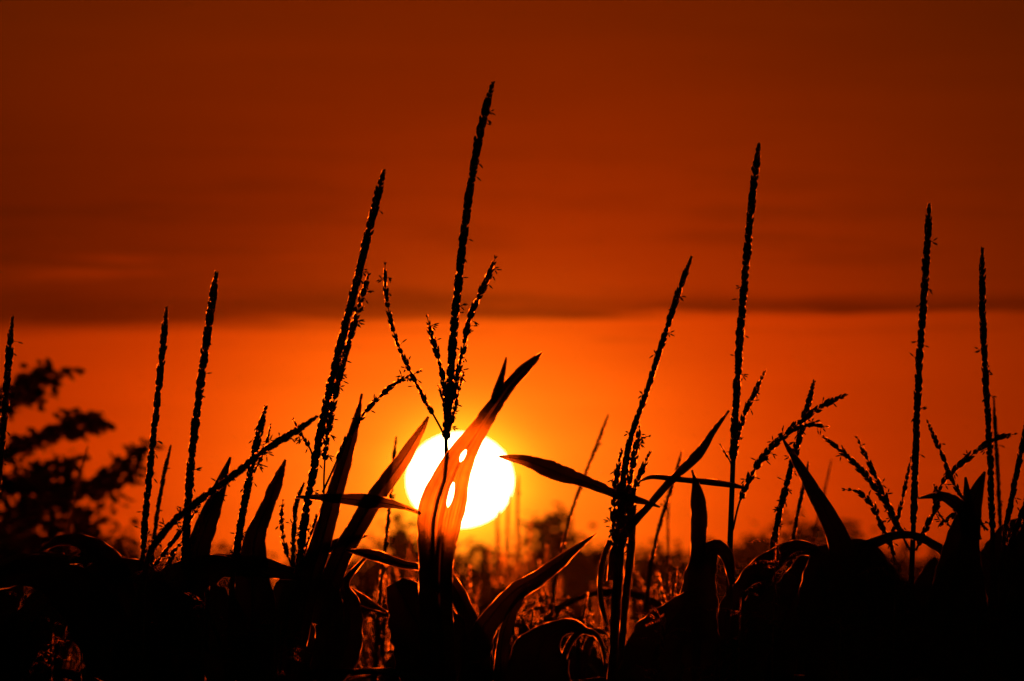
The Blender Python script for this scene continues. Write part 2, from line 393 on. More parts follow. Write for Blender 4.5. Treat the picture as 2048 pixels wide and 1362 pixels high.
def maize(label, D, spike=None, stem=None, branches=(), leaves=(), low=3, wid=25, ant=14, seed=1, lean=.0, side=None, spike_end=None, group='maize plants along the edge of the field', via=()):
    """spike: tip-first photo polyline of the tassel; stem: (x, y) photo point further down the stalk"""
    rnd = random.Random(seed)
    k = PXT*D
    sp3 = pts3(spike, D, lean) if spike else None
    top = sp3[-1] if sp3 else at(stem[0], stem[1]-40, D)
    smb = MB(); ft = stalk_mesh(smb, top, stem[0], stem[1], D, .0034 if spike else .006, rnd, via)
    root = empty('maize_plant', (ft.x, ft.y, 0)); tag(root, label, 'maize plant', group)
    O = Vector((ft.x, ft.y, 0))
    smb.build('stalk', M['stalk'], root, origin=O)
    if spike:
        cl = cumlen(sp3); T = cl[-1]; full = spike_end*T if spike_end else T
        amb = MB(); amb.tube(sp3, [.0006+min(.0024, .004*math.sqrt(s)+.0006) for s in cl], 7)
        t = amb.build('tassel', M['spike'], root, origin=O)
        ax = wid*k*.5*.46; L = .0085; r = .0020*wid/25
        b = MB(); spikelets(b, sp3, 0, full, .0042, L*(.8+.2*wid/25), r, ax, rnd, .26, pairs=3)
        o = b.build('spikelets', M['spike'], t, origin=O, m2=M['bract']); tag(o, kind='stuff')
        if ant:
            a = MB(); anthers(a, sp3, .03, full*.98, ant, ax+.0012, rnd, side); tag(a.build('anthers', M['anther'], t, origin=O), kind='stuff')
        for br in branches:
            P = br['p']; bd = br.get('dd', rnd.uniform(-.05, .05)); b3 = pts3(P, D, bd, 6); bl = cumlen(b3); bw = br.get('w', 14)
            m = MB(); m.tube(b3, [.0005+.0011*min(1, s/bl[-1]) for s in bl], 5)
            dens = br.get('gap', .0062); e = bl[-1]*br.get('end', .93)
            spikelets(m, b3, 0, e, dens, .0098*min(1.15, max(.8, bw/14)), .0021*min(1.25, bw/14), .0008*bw/14*1.6, rnd, .30*bw/14, pairs=2)
            if br.get('ant', 5): anthers(m, b3, .004, e, br.get('ant', 5), .0035, rnd, br.get('side'))
            m.build('tassel_branch', M['spike'], t, origin=O, m2=M['bract'])
    for lf in leaves:
        m = MB(); leaf_mesh(m, lf['p'], D+lf.get('off', 0), lf.get('dd', 0), lf.get('tw', 25), lf.get('fold', .22), rnd, lf.get('slits', ()), lf.get('hair', False), lf.get('wav', 1))
        m.build('leaf', M['leaf'], root, origin=O, m2=M['hair'])
    for i in range(low):
        z = 1.38-.2*i+rnd.uniform(-.05, .05); m = MB()
        arc_leaf(m, Vector((ft.x, ft.y, z)), rnd.uniform(0, 6.28), rnd.uniform(.6, .8), rnd.uniform(.06, .08), rnd.uniform(.7, 1.0), rnd.uniform(1.8, 2.4), rnd)
        m.build('leaf', M['leaf'], root, origin=O, m2=M['hair'])
    return root
# ---------------- the front plants, left to right ----------------
maize('maize plant cut by the left edge, its dark tassel in front of the tree', 15.5, [(25,635),(16,740),(4,880),(-8,1000)], (-14,1200), wid=24, ant=16, seed=11, side=1,
      leaves=[dict(p=[(-30,1362,90),(-20,1250,95),(10,1160,80),(60,1124,40),(120,1118,24),(190,1122,4)], tw=35, dd=-.1),
              dict(p=[(-20,1362,100),(40,1290,110),(100,1200,90),(130,1165,60),(180,1210,60),(210,1330,40)], tw=30, dd=.1)])
maize('tall slim maize tassel nearest right of the leafy tree', 16, [(333,615),(319,760),(304,900),(291,1030),(286,1110)], (282,1240), wid=23, ant=12, seed=12,
      branches=[dict(p=[(402,1008),(372,1050),(340,1090),(316,1122),(294,1160)], w=13, ant=10), dict(p=[(372,1078),(350,1100),(332,1140),(300,1190)], w=14, ant=5)],
      leaves=[dict(p=[(284,1362,80),(300,1260,90),(330,1180,80),(370,1140,50),(420,1124,36),(470,1128,20),(540,1150,4)], tw=30, dd=.12),
              dict(p=[(270,1362,70),(240,1220,70),(215,1130,56),(170,1088,30),(120,1082,18),(70,1110,3)], tw=30, dd=-.15)])
maize('slim maize tassel standing just behind the slim tassel right of the tree', 18.5, [(342,890),(328,950),(314,1030),(304,1110)], (298,1240), wid=15, ant=6, seed=13, low=2)
maize('thin blurred maize tassel in front of the tree foliage', 26, [(176,892),(160,950),(143,1030),(130,1100)], (122,1200), wid=11, ant=3, seed=14, low=2)
maize('tall dark maize tassel crossed low by a slanting tassel', 16, [(433,545),(412,690),(393,830),(380,950),(373,1060),(369,1140)], (364,1260), wid=28, ant=14, seed=15,
      branches=[dict(p=[(455,948),(436,985),(408,1035),(385,1090),(371,1150)], w=11, ant=8)],
      leaves=[dict(p=[(380,1300,70),(388,1180,58),(392,1110,50),(410,1055,42),(430,1000,31),(446,955,18),(461,914,2)], tw=20, wav=.6),
              dict(p=[(350,1362,100),(330,1290,110),(300,1200,90),(250,1150,60),(180,1150,30),(120,1190,4)], tw=35, dd=-.1)])
maize('maize plant whose thick tassel leans far to the right over its neighbours', 14.5, [(634,833),(585,866),(530,900),(470,948),(400,1000),(345,1045),(300,1100)], (262,1260), wid=24, ant=26, seed=16, lean=-.1,
      leaves=[dict(p=[(230,1362,110),(200,1270,120),(150,1190,100),(90,1150,70),(30,1150,50),(-30,1170,30)], tw=35, dd=-.1)])
maize('short bristly maize tassel left of the broad pointed leaf', 16.5, [(532,812),(517,870),(500,950),(485,1030),(472,1110),(466,1150)], (460,1260), wid=27, ant=26, seed=17,
      branches=[dict(p=[(541,848),(536,872),(527,905),(508,945)], w=10, ant=8)],
      leaves=[dict(p=[(500,1362,110),(505,1230,90),(504,1150,66),(506,1100,50),(515,1058,37),(533,1015,27),(553,965,23),(571,919,2)], tw=15, wav=.5),
              dict(p=[(470,1362,120),(430,1260,120),(400,1170,80),(440,1130,50),(520,1132,40),(600,1150,20)], tw=30)])
maize('maize plant with two close bead like tassel branches left of the tall leaning tassel', 17.5, [(608,966),(592,1010),(588,1060),(586,1110)], (582,1220), wid=17, ant=10, seed=18,
      branches=[dict(p=[(566,1000),(563,1040),(568,1085),(582,1130)], w=14, ant=5), dict(p=[(650,1000),(632,1040),(615,1090),(592,1150)], w=12, ant=8)],
      leaves=[dict(p=[(736,1071,2),(700,1080,16),(660,1096,20),(620,1118,24),(590,1160,30),(575,1260,50)], tw=30),
              dict(p=[(560,1362,110),(570,1240,110),(610,1165,70),(660,1170,36),(715,1195,24),(774,1224,3)], tw=35, dd=-.15, hair=True)])
maize('tall maize tassel leaning right with a second branch clinging to it', 16, [(768,340),(741,450),(708,585),(675,712),(644,850),(622,970),(604,1080),(596,1160)], (588,1290), wid=29, ant=34, seed=19, side=1,
      branches=[dict(p=[(738,548),(715,625),(692,705),(668,800),(653,880),(648,950),(646,1010),(630,1090)], w=17, ant=22, side=1, end=.70),
                dict(p=[(842,741),(790,768),(745,808),(712,850),(690,885),(668,935),(645,985)], w=13, gap=.0058, ant=12, end=.80),
                dict(p=[(586,838),(600,866),(618,893),(628,920)], w=11, ant=4, end=.7)],
      leaves=[dict(p=[(724,787,2),(712,845,14),(694,912,25),(670,990,33),(645,1080,40),(615,1180,46),(596,1290,40)], tw=22, hair=False, wav=.5),
              dict(p=[(640,1362,60),(655,1280,55),(662,1210,40),(650,1160,18)], tw=30)])
maize('broad orange lit leaf blade rising to the left rim of the sun', 16.6, None, (640,1290), seed=20, low=3,
      leaves=[dict(p=[(857,833,2),(838,868,16),(806,920,28),(770,970,33),(735,1022,36),(700,1082,38),(668,1150,42),(644,1250,44)], tw=18, fold=.3, wav=.4),
              dict(p=[(640,1362,70),(690,1290,60),(700,1210,34),(690,1165,16),(735,1110,5)], tw=35)])
maize('tallest maize tassel, with side branches, rising straight above the sun', 16, [(986,165),(962,258),(938,390),(919,545),(907,670),(899,775),(894,850),(892,880)], (864,1170), via=[(893,915),(888,962),(875,1000),(867,1040),(864,1100)], wid=29, ant=16, seed=21, side=1,
      branches=[dict(p=[(991,515),(967,575),(940,635),(924,710),(908,780),(897,845)], w=16, ant=14, side=1),
                dict(p=[(854,632),(868,688),(884,745),(895,815),(896,850)], w=15, ant=6),
                dict(p=[(770,527),(773,595),(790,672),(820,742),(850,800),(878,850),(893,880)], w=13, gap=.0068, ant=9, end=.86),
                dict(p=[(927,745),(918,780),(908,825),(898,862)], w=12, ant=5), dict(p=[(876,770),(886,800),(893,840)], w=11, ant=3)],
      leaves=[dict(p=[(842,1027,3),(830,1022,7),(800,1013,10),(765,1006,22),(735,1003,27),(700,999,21),(650,996,13),(592,994,2)], off=-.1, dd=-.15, tw=20, hair=True),
              dict(p=[(880,1180,24),(850,1140,14),(800,1128,16),(755,1113,22),(725,1106,14),(692,1100,2)], off=-.1, dd=-.1, tw=25, hair=True),
              dict(p=[(868,1362,150),(850,1280,150),(815,1210,100),(790,1165,40)], tw=25), dict(p=[(890,1150,30),(912,1180,34),(935,1225,34),(955,1290,60),(960,1362,80)], tw=35)])
maize('nearer maize plant with one torn forked leaf standing across the sun', 15.05, None, (872,1300), seed=40, low=3,
      leaves=[dict(p=[(876,1362,70),(870,1200,66),(871,1110,70),(875,1056,84),(881,1020,90),(890,988,86),(907,942,66),(926,904,52),(950,868,38),(974,832,32),(988,812,28),(1003,792,23),(1018,770,23),(1045,742,22),(1066,722,13),(1085,704,2)], tw=12, fold=.12, wav=.25,
                   slits=[(922,897,-.12,.17),(1012,960,-.27,.12)]),
              dict(p=[(985,806,9),(992,788,15),(1001,762,12),(1008,735,6),(1013,714,1)], off=-.01, tw=15, fold=.1, wav=.2)])
maize('maize leaf arching right below the sun with a sharp glinting tip', 15.2, None, (952,1362), seed=22, low=3,
      leaves=[dict(p=[(940,1400,60),(955,1280,50),(990,1222,40),(1030,1180,36),(1075,1152,30),(1110,1128,26),(1145,1100,16),(1192,1067,2)], tw=30, dd=.1, fold=.3),
              dict(p=[(1010,1400,40),(1000,1330,30),(1008,1262,24),(1030,1205,16),(1052,1180,4)], tw=50, dd=.15)])
maize('maize plant with a broad dark leaf edged by light low in the middle', 14.6, None, (1080,1362), seed=23, low=3,
      leaves=[dict(p=[(1060,1440,130),(1075,1350,130),(1080,1300,100),(1110,1262,44),(1150,1252,24),(1185,1270,4)], tw=20, fold=.1),
              dict(p=[(1120,1362,10),(1132,1300,12),(1155,1266,12),(1182,1262,10),(1203,1285,8),(1210,1330,3)], tw=40)])
maize('thin maize tassel slanting up right of the sun', 23, [(1217,829),(1193,892),(1168,955),(1143,1025),(1126,1090),(1112,1150)], (1100,1240), wid=13, ant=4, seed=24, low=2)
maize('maize plant with a thick bundle of tassel branches right of the sun', 16, [(1383,514),(1356,588),(1323,690),(1293,785),(1265,865),(1247,945),(1238,1030),(1234,1100)], (1226,1250), wid=20, ant=12, seed=25,
      branches=[dict(p=[(1279,853),(1272,900),(1259,960),(1250,1030),(1240,1100)], w=17, ant=10), dict(p=[(1300,905),(1284,940),(1268,985),(1255,1050),(1240,1110)], w=15, ant=10, side=1),
                dict(p=[(1243,900),(1234,950),(1229,1010),(1228,1080),(1232,1130)], w=18, ant=8, side=-1), dict(p=[(1258,905),(1248,960),(1240,1030),(1236,1100)], w=17, ant=4),
                dict(p=[(1300,872),(1285,876),(1272,888),(1262,920)], w=12, ant=5), dict(p=[(1273,960),(1262,1010),(1250,1070),(1240,1120)], w=15, ant=6)],
      leaves=[dict(p=[(1245,995,15),(1205,977,18),(1172,965,21),(1140,954,30),(1095,938,31),(1050,921,20),(998,913,2)], off=-.12, dd=-.15, tw=22, hair=True),
              dict(p=[(1235,988,16),(1262,996,15),(1292,1004,9),(1320,1014,1)], off=-.12, dd=-.05, tw=30),
              dict(p=[(1458,821,2),(1428,862,10),(1395,912,18),(1352,952,14),(1312,996,13),(1265,1050,14),(1232,1100,16),(1224,1160,18)], off=-.1, dd=.12, tw=35),
              dict(p=[(1222,1082,10),(1207,1120,9),(1201,1165,10),(1205,1210,10),(1215,1252,3)], off=-.15, tw=55), dict(p=[(1266,1010,12),(1262,1100,15),(1253,1180,14),(1245,1270,14),(1238,1362,16)], off=.1, tw=20),
              dict(p=[(1222,1362,18),(1232,1240,14),(1240,1130,12),(1246,1070,6)], tw=25)])
maize('thin maize tassel passing behind the crossed leaf blades', 21, [(1364,903),(1343,975),(1321,1045),(1303,1120)], (1290,1230), wid=15, ant=5, seed=26, low=2)
maize('upright thin maize tassel behind the crossed blades, the farther of two', 28, [(1338,970),(1336,1040),(1337,1110),(1338,1180)], (1340,1240), wid=11, ant=3, seed=27, low=2)
maize('maize plant with one stiff upright leaf in the gap left of the second tallest tassel', 15.6, None, (1394,1250), seed=28, low=3,
      leaves=[dict(p=[(1390,1290,40),(1392,1180,36),(1396,1100,29),(1398,1040,31),(1396,1000,28),(1391,966,12),(1384,940,1)], tw=14, fold=.2, wav=.3),
              dict(p=[(1385,1362,90),(1390,1250,90),(1398,1160,64),(1412,1112,48),(1438,1096,30),(1457,1120,22),(1464,1170,10)], tw=20, fold=.1),
              dict(p=[(1400,1172,3),(1372,1205,40),(1340,1250,90),(1310,1310,120),(1300,1400,120)], tw=20, fold=.1, off=-.2)])
maize('second tallest maize tassel with a long side branch arching right', 16, [(1518,288),(1505,390),(1492,530),(1480,670),(1473,790),(1468,880),(1466,925)], (1459,1120), wid=27, ant=10, seed=29,
      branches=[dict(p=[(1530,743),(1507,790),(1488,832),(1474,880),(1468,930)], w=14, ant=6), dict(p=[(1440,888),(1450,906),(1462,928),(1465,960)], w=8, ant=1, end=.5),
                dict(p=[(1690,790),(1645,812),(1600,845),(1555,882),(1523,918),(1497,962),(1478,1008),(1466,1060)], w=17, ant=20, end=.84),
                dict(p=[(1655,853),(1625,850),(1595,858),(1555,885)], w=14, ant=12, end=.6)],
      leaves=[dict(p=[(1497,978,1),(1470,973,8),(1430,967,11),(1390,963,10),(1345,958,10),(1305,955,8),(1281,962,2)], off=-.06, dd=-.1, tw=40),
              dict(p=[(1456,1362,80),(1470,1240,80),(1500,1170,60),(1540,1122,44),(1590,1096,30),(1630,1104,24),(1660,1150,10)], tw=25, fold=.12),
              dict(p=[(1440,1362,120),(1475,1290,120),(1510,1210,80),(1520,1150,40)], tw=30)])
maize('bristly maize tassel crossed by the arching side branch', 16.6, [(1628,762),(1611,828),(1591,903),(1573,970),(1556,1040),(1543,1110)], (1528,1250), wid=24, ant=20, seed=30,
      leaves=[dict(p=[(1530,1362,90),(1560,1260,100),(1600,1170,80),(1640,1118,50),(1700,1098,30),(1760,1122,24),(1800,1200,10)], tw=22, fold=.12, dd=-.1)])
maize('short maize tassel beside the broad leaf that leans left', 19, [(1617,924),(1606,978),(1592,1045),(1582,1105)], (1574,1200), wid=14, ant=5, seed=31, low=2)
maize('thin blurred maize tassel right behind the broad leaf that leans left', 27, [(1663,919),(1651,975),(1635,1040),(1622,1110)], (1612,1200), wid=10, ant=2, seed=32, low=2)
maize('maize plant with a broad leaf leaning left to a sharp tip', 15.4, None, (1700,1300), seed=33, low=3,
      leaves=[dict(p=[(1567,880,2),(1590,918,14),(1622,972,25),(1655,1030,35),(1680,1085,46),(1700,1170,70),(1710,1300,80)], tw=16, fold=.18, wav=.4),
              dict(p=[(1690,1400,150),(1670,1280,150),(1650,1190,110),(1640,1130,60),(1625,1098,10)], tw=20, fold=.08),
              dict(p=[(1720,1400,130),(1750,1280,140),(1745,1190,110),(1740,1130,70),(1740,1092,10)], tw=20, fold=.08)])
maize('tall straight maize tassel with several branches curving left at its foot', 16, [(1859,408),(1851,550),(1841,690),(1834,825),(1830,950),(1827,1050)], (1821,1200), wid=25, ant=14, seed=34,
      branches=[dict(p=[(1647,874),(1690,908),(1735,955),(1772,1010),(1800,1062),(1820,1100)], w=15, ant=5), dict(p=[(1713,874),(1738,925),(1766,985),(1792,1040),(1815,1095)], w=14, ant=10),
                dict(p=[(1688,979),(1717,984),(1745,1012),(1765,1055),(1790,1110)], w=15, ant=5), dict(p=[(1855,843),(1878,895),(1902,955),(1923,1000),(1930,1060)], w=13, ant=5, dd=.1),
                dict(p=[(1822,915),(1810,975),(1795,1040),(1783,1075),(1790,1130)], w=11, ant=3), dict(p=[(1868,970),(1880,995),(1870,1020),(1850,1060),(1832,1100)], w=15, ant=8)],
      leaves=[dict(p=[(1700,1092,6),(1745,1084,18),(1790,1070,15),(1830,1070,15),(1865,1086,16),(1900,1115,20),(1930,1170,20)], tw=40, off=-.1),
              dict(p=[(1815,1362,130),(1790,1260,120),(1760,1170,80),(1735,1110,50),(1700,1085,16)], tw=20, fold=.1),
              dict(p=[(1830,1362,120),(1850,1280,120),(1860,1200,90),(1865,1140,40),(1870,1115,6)], tw=20, fold=.1)])
maize('maize plant with broad black leaves massed at the right of the photo', 15.2, None, (1935,1250), seed=35, low=3,
      leaves=[dict(p=[(1915,1400,170),(1915,1250,130),(1918,1130,84),(1930,1060,58),(1946,1005,36),(1960,965,16),(1970,943,2)], tw=12, fold=.15, wav=.5),
              dict(p=[(1940,1200,60),(1937,1090,40),(1935,1010,20),(1931,954,2)], tw=20),
              dict(p=[(1945,1080,30),(1930,1030,26),(1905,1002,23),(1875,992,13),(1836,996,2)], tw=30, dd=-.1),
              dict(p=[(1880,1400,120),(1890,1280,110),(1905,1180,80),(1915,1100,30)], tw=20)])
maize('maize tassel near the right edge with a branch sweeping left across its neighbour', 16.2, [(1965,496),(1965,615),(1971,750),(1979,890),(1983,1000),(1985,1060)], (1986,1200), wid=23, ant=14, seed=36,
      branches=[dict(p=[(2031,868),(1985,880),(1935,917),(1897,952),(1872,990),(1880,1030),(1930,1080),(1980,1120)], w=15, ant=6, end=.62), dict(p=[(1880,1050),(1900,1035),(1930,1020),(1975,1060)], w=15, ant=22, dd=-.1)],
      leaves=[dict(p=[(1980,1362,140),(1985,1240,130),(1995,1150,100),(2010,1085,60),(2040,1056,40),(2090,1060,30)], tw=20, fold=.1),
              dict(p=[(2000,1400,150),(2030,1300,140),(2045,1200,110),(2050,1110,70),(2040,1055,10)], tw=20, fold=.1)])
maize('thin straight maize tassel close behind the one near the right edge', 19.5, [(1988,800),(1992,880),(1997,970),(2001,1060)], (2004,1180), wid=14, ant=4, seed=37, low=2)
maize('maize tassel leaning in from the right edge of the photo', 15.6, [(2062,800),(2046,885),(2028,975),(2012,1055),(2006,1110)], (2000,1240), wid=18, ant=6, seed=38,
      branches=[dict(p=[(2075,930),(2058,990),(2040,1040),(2015,1110)], w=16, ant=6)],
      leaves=[dict(p=[(2000,1400,140),(2060,1300,140),(2075,1180,110),(2080,1080,50)], tw=20)])
# ---------------- tassels deeper in the field ----------------
for i, (lab, D, P, wd) in enumerate((
    ('fuzzy maize tassel left of the sun, behind the slanting orange leaf', 20, [(792,874),(784,955),(774,1065),(764,1150),(756,1240)], 14),
    ('distant thin maize tassel just clear of the lower right rim of the sun', 38, [(1037,950),(1035,1030),(1038,1110),(1041,1190)], 10),
    ('distant thin maize tassel against the lower right rim of the sun, right of its twin', 42, [(1017,985),(1015,1060),(1016,1130),(1017,1190)], 9),
    ('distant thin maize tassel against the lower right rim of the sun, left of its twin', 42, [(996,1010),(994,1070),(995,1130),(994,1190)], 9),
    ('short distant maize tassel left of the dark torn leaf below the sun', 34, [(824,1065),(819,1110),(816,1160),(812,1210)], 11),
    ('distant glinting maize tassel between the sun and the thin slanting tassel', 33, [(1062,1105),(1064,1140),(1068,1180),(1070,1230)], 10),
    ('distant glinting maize tassel below the treetop right of the sun', 36, [(1093,1090),(1094,1130),(1097,1180),(1099,1230)], 10),
    ('small distant maize tassel low between the torn leaf and the arching leaf', 30, [(960,1165),(952,1195),(942,1230),(936,1270)], 10),
    ('small distant maize tassel low under the arching leaf', 30, [(1078,1178),(1066,1210),(1052,1250),(1044,1300)], 10),
    ('distant maize tassel low between the crossed blades and the dark plants', 25, [(1322,1185),(1316,1225),(1312,1270),(1308,1330)], 11))):
    rr = random.Random(100+i); dx = rr.uniform(-6, 6)
    e = P[-1]
    maize(lab, D, P, (e[0]+dx, e[1]+60), wid=wd*D/24 if D > 24 else wd, ant=6, seed=100+i, low=4, group='maize plants deeper in the field',
          branches=[dict(p=[(e[0]+s*rr.uniform(14, 22), P[1][1]+rr.uniform(-10, 30)), (e[0]+s*12, P[2][1]+10), (e[0]+s*3, e[1]-8), (e[0], e[1]+8)], w=12, ant=3, end=.8) for s in (-1, 1)] if D > 24 else ())

ORD = 'first second third fourth fifth sixth seventh eighth ninth tenth eleventh twelfth thirteenth fourteenth fifteenth sixteenth seventeenth'.split()
rg2 = random.Random(19); tang = []
for i in range(16):          # the tangle of small tassels and thin stems seen between the leaves below the sun
    D = rg2.uniform(19, 33); x = rg2.choice((rg2.uniform(930, 1230), rg2.uniform(700, 830), rg2.uniform(1270, 1370), rg2.uniform(1040, 1220))); y = rg2.uniform(1110, 1215); ln = rg2.uniform(-26, 26); h = rg2.uniform(60, 95)
    P = [(x+ln, y), (x+ln*.55, y+h*.4), (x+ln*.2, y+h*.75), (x, y+h)]; sg = rg2.choice((-1, 1)); k = 18/D
    o = maize('small glinting maize tassel in the tangle below the sun', D, P, (x-ln*.2, y+h+80), wid=rg2.uniform(11, 15), ant=8, seed=700+i, low=2, group='small tassels in the tangle below the sun',
          branches=[dict(p=[(x+s*rg2.uniform(18, 40), y+h*rg2.uniform(.1, .5)), (x+s*rg2.uniform(10, 18), y+h*.6), (x, y+h+4)], w=11, ant=4, end=.85) for s in (-1, 1, sg)],
          leaves=[dict(p=[(x, y+h+90, 14*k), (x+sg*14, y+h+20, 18*k), (x+sg*rg2.uniform(20, 40), y+h*.8, 14*k), (x+sg*rg2.uniform(48, 75), y+h*rg2.uniform(.6, 1.1), 2)], tw=rg2.uniform(25, 55), dd=rg2.uniform(-.3, .3))])
    tang.append((P[0][0], o))
for i, (x, o) in enumerate(sorted(tang, key=lambda q: q[0])): o['label'] = '%s from the left of the sixteen small glinting tassels below the sun' % ORD[i]
# ---------------- plants filling the stand behind ----------------
def filler(seed, tassel):
    rnd = random.Random(seed); root = empty('maize_plant', (0, 0, 0)); H = 1.5
    m = MB(); p = [Vector((.01*math.sin(i*.7), .008*math.cos(i), -.03+i*(H+.03)/16)) for i in range(17)]
    m.tube(p, [.011-.006*i/16 for i in range(17)], 8); m.build('stalk', M['stalk'], root)
    a0 = rnd.uniform(0, 6.28)
    for i in range(8):
        z = .45+i*.145; m = MB(); L = rnd.uniform(.65, .85) if i < 6 else rnd.uniform(.4, .55)
        arc_leaf(m, Vector((0, 0, z)), a0+i*math.pi+rnd.uniform(-.5, .5), L, rnd.uniform(.06, .085), rnd.uniform(.8, 1.15), rnd.uniform(1.9, 2.6), rnd)
        m.build('leaf', M['leaf'], root, m2=M['hair'])
    if tassel:
        ln = rnd.uniform(-.06, .06); t3 = [Vector((ln*(1-i/14)**1.3, 0, H+.42*(1-i/14))) for i in range(15)]
        m = MB(); m.tube(t3, .0022, 6); t = m.build('tassel', M['spike'], root)
        b = MB(); spikelets(b, t3, 0, .34, .005, .009, .0022, .003, rnd, .32); tag(b.build('spikelets', M['spike'], t, m2=M['bract']), kind='stuff')
        for k in range(4):
            az = rnd.uniform(0, 6.28); h = Vector((math.cos(az), math.sin(az), 0)); bb = [Vector((0, 0, H+.1))+h*(.09*(1-i/8))+Vector((0, 0, .17*(1-i/8)**.8)) for i in range(9)]
            m = MB(); m.tube(bb, .001, 5); spikelets(m, bb, 0, .17, .007, .009, .002, .0012, rnd, .3); m.build('tassel_branch', M['spike'], t, m2=M['bract'])
    return root
def copy_tree(o, parent=None):
    c = o.copy(); C.objects.link(c); c.parent = parent
    for ch in list(o.children): copy_tree(ch, c)
    return c
protos = [filler(200+i, i >= 3) for i in range(6)]
ptop = [max(v.co.z for c in p.children for v in c.data.vertices) for p in protos]; used = set(); rf = random.Random(77)
rows = [(16.9, 1096, 8), (17.6, 1102, 5), (18.8, 1112, 5), (20, 1125, 5), (21.8, 1125, 5), (24, 1130, 7), (27, 1130, 7), (30.5, 1135, 8), (35, 1130, 8), (40, 1125, 9), (47, 1120, 9), (56, 1110, 10)]
for D, yt, n in rows:
    wd = .0861*D*1.06
    for i in range(n):
        x = -wd/2+wd*(i+.5+rf.uniform(-.35, .35))/n; px = 1024+x/(D*PXT)
        tall = D > 23
        if D < 17.2 and 620 < px < 1360: continue
        k = rf.choice((3, 4, 5)) if tall else rf.choice((0, 1, 2))
        top = ptop[k]
        y0 = yt+rf.uniform(0, 70)+(0 if tall else 50)
        if not tall and 660 < px < 1330: y0 += 70          # the stand is open below the sun
        if tall: y0 -= rf.uniform(0, 50)
        z = CAMZ+(HORIZON-y0)*PXT*D
        o = protos[k]
        if k in used: o = copy_tree(protos[k])
        used.add(k)
        s = z/top; o.scale = (1, 1, s); o.location = (x, D+rf.uniform(-.2, .2), 0); o.rotation_euler = (0, 0, rf.uniform(0, 6.28))
        if D > 23: tag(o, 'small distant maize plant in the rows receding towards the trees', 'maize plant', 'maize plants in the far rows')
        else: tag(o, 'dark tassel free maize plant inside the black mass of leaves', 'maize plant', 'maize plants filling the near rows')
for k, p in enumerate(protos):
    if k not in used:
        for c in list(p.children): bpy.data.objects.remove(c)
        bpy.data.objects.remove(p)

# ---------------- wild grass between the maize ----------------
def wild_grass(label, x, y, D, h, seed):
    rnd = random.Random(seed); p = at(x, y, D); root = empty('wild_grass', (p.x, p.y, 0)); O = Vector((p.x, p.y, 0)); tag(root, label, 'grass', 'wild grasses between the maize')
    m = MB(); top = Vector((p.x, p.y, p.z)); st_ = [Vector((p.x+.01*math.sin(i), p.y, (p.z)*i/12)) for i in range(13)]; m.tube(st_, .0012, 6); m.build('stem', M['grass'], root, origin=O)
    m = MB()
    for i in range(16):
        b = top-Vector((0, 0, h*rnd.uniform(0, .9))); d = Vector((rnd.uniform(-1, 1), rnd.uniform(-.6, .6), rnd.uniform(.2, 1.4))).normalized(); L = rnd.uniform(.03, .07)
        q = [b+d*(L*f)+Vector((0, 0, -.03*f*f)) for f in (0, .25, .5, .75, 1)]; m.tube(q, .0004, 3, False)
        for k in range(7):
            e = q[1].lerp(q[4], k/6); m.seed(e, d+Vector((rnd.uniform(-.6, .6), 0, rnd.uniform(-.6, .4))), .0035, .0008, 4)
    tag(m.build('panicle', M['grass'], root, origin=O), kind='stuff')
for i, (lab, x, y, D) in enumerate((('loose wild grass panicle low beside the leftmost tassels', 178, 1096, 15.3), ('wild grass panicle drooping low under the slim tassel', 300, 1140, 15.1),
    ('faint wild grass panicle in the dark lower left corner', 60, 1190, 15.0), ('wild grass panicle near the bottom left of the photo', 232, 1270, 14.4),
    ('wild grass panicle under the second tallest tassel', 1560, 1085, 15.0), ('wild grass panicle low on the right among black leaves', 1690, 1235, 14.6), ('wild grass panicle left of the drooping black leaf', 1490, 1195, 14.8), ('wild grass panicle left of the broad pointed leaf', 420, 1180, 14.6), ('wild grass panicle at the foot of the leaning tassel', 560, 1250, 14.4),
    ('wild grass panicle low beside the crossed blades', 1330, 1240, 14.6), ('wild grass panicle low beside the stiff upright leaf', 1440, 1290, 14.3), ('wild grass panicle in the dark under the curved branches', 1800, 1140, 14.6), ('wild grass panicle near the bottom right corner', 1960, 1250, 14.3), ('wild grass panicle against the leafy tree foot', 120, 1150, 14.6))):
    wild_grass(lab, x, y, D, .12, 300+i)

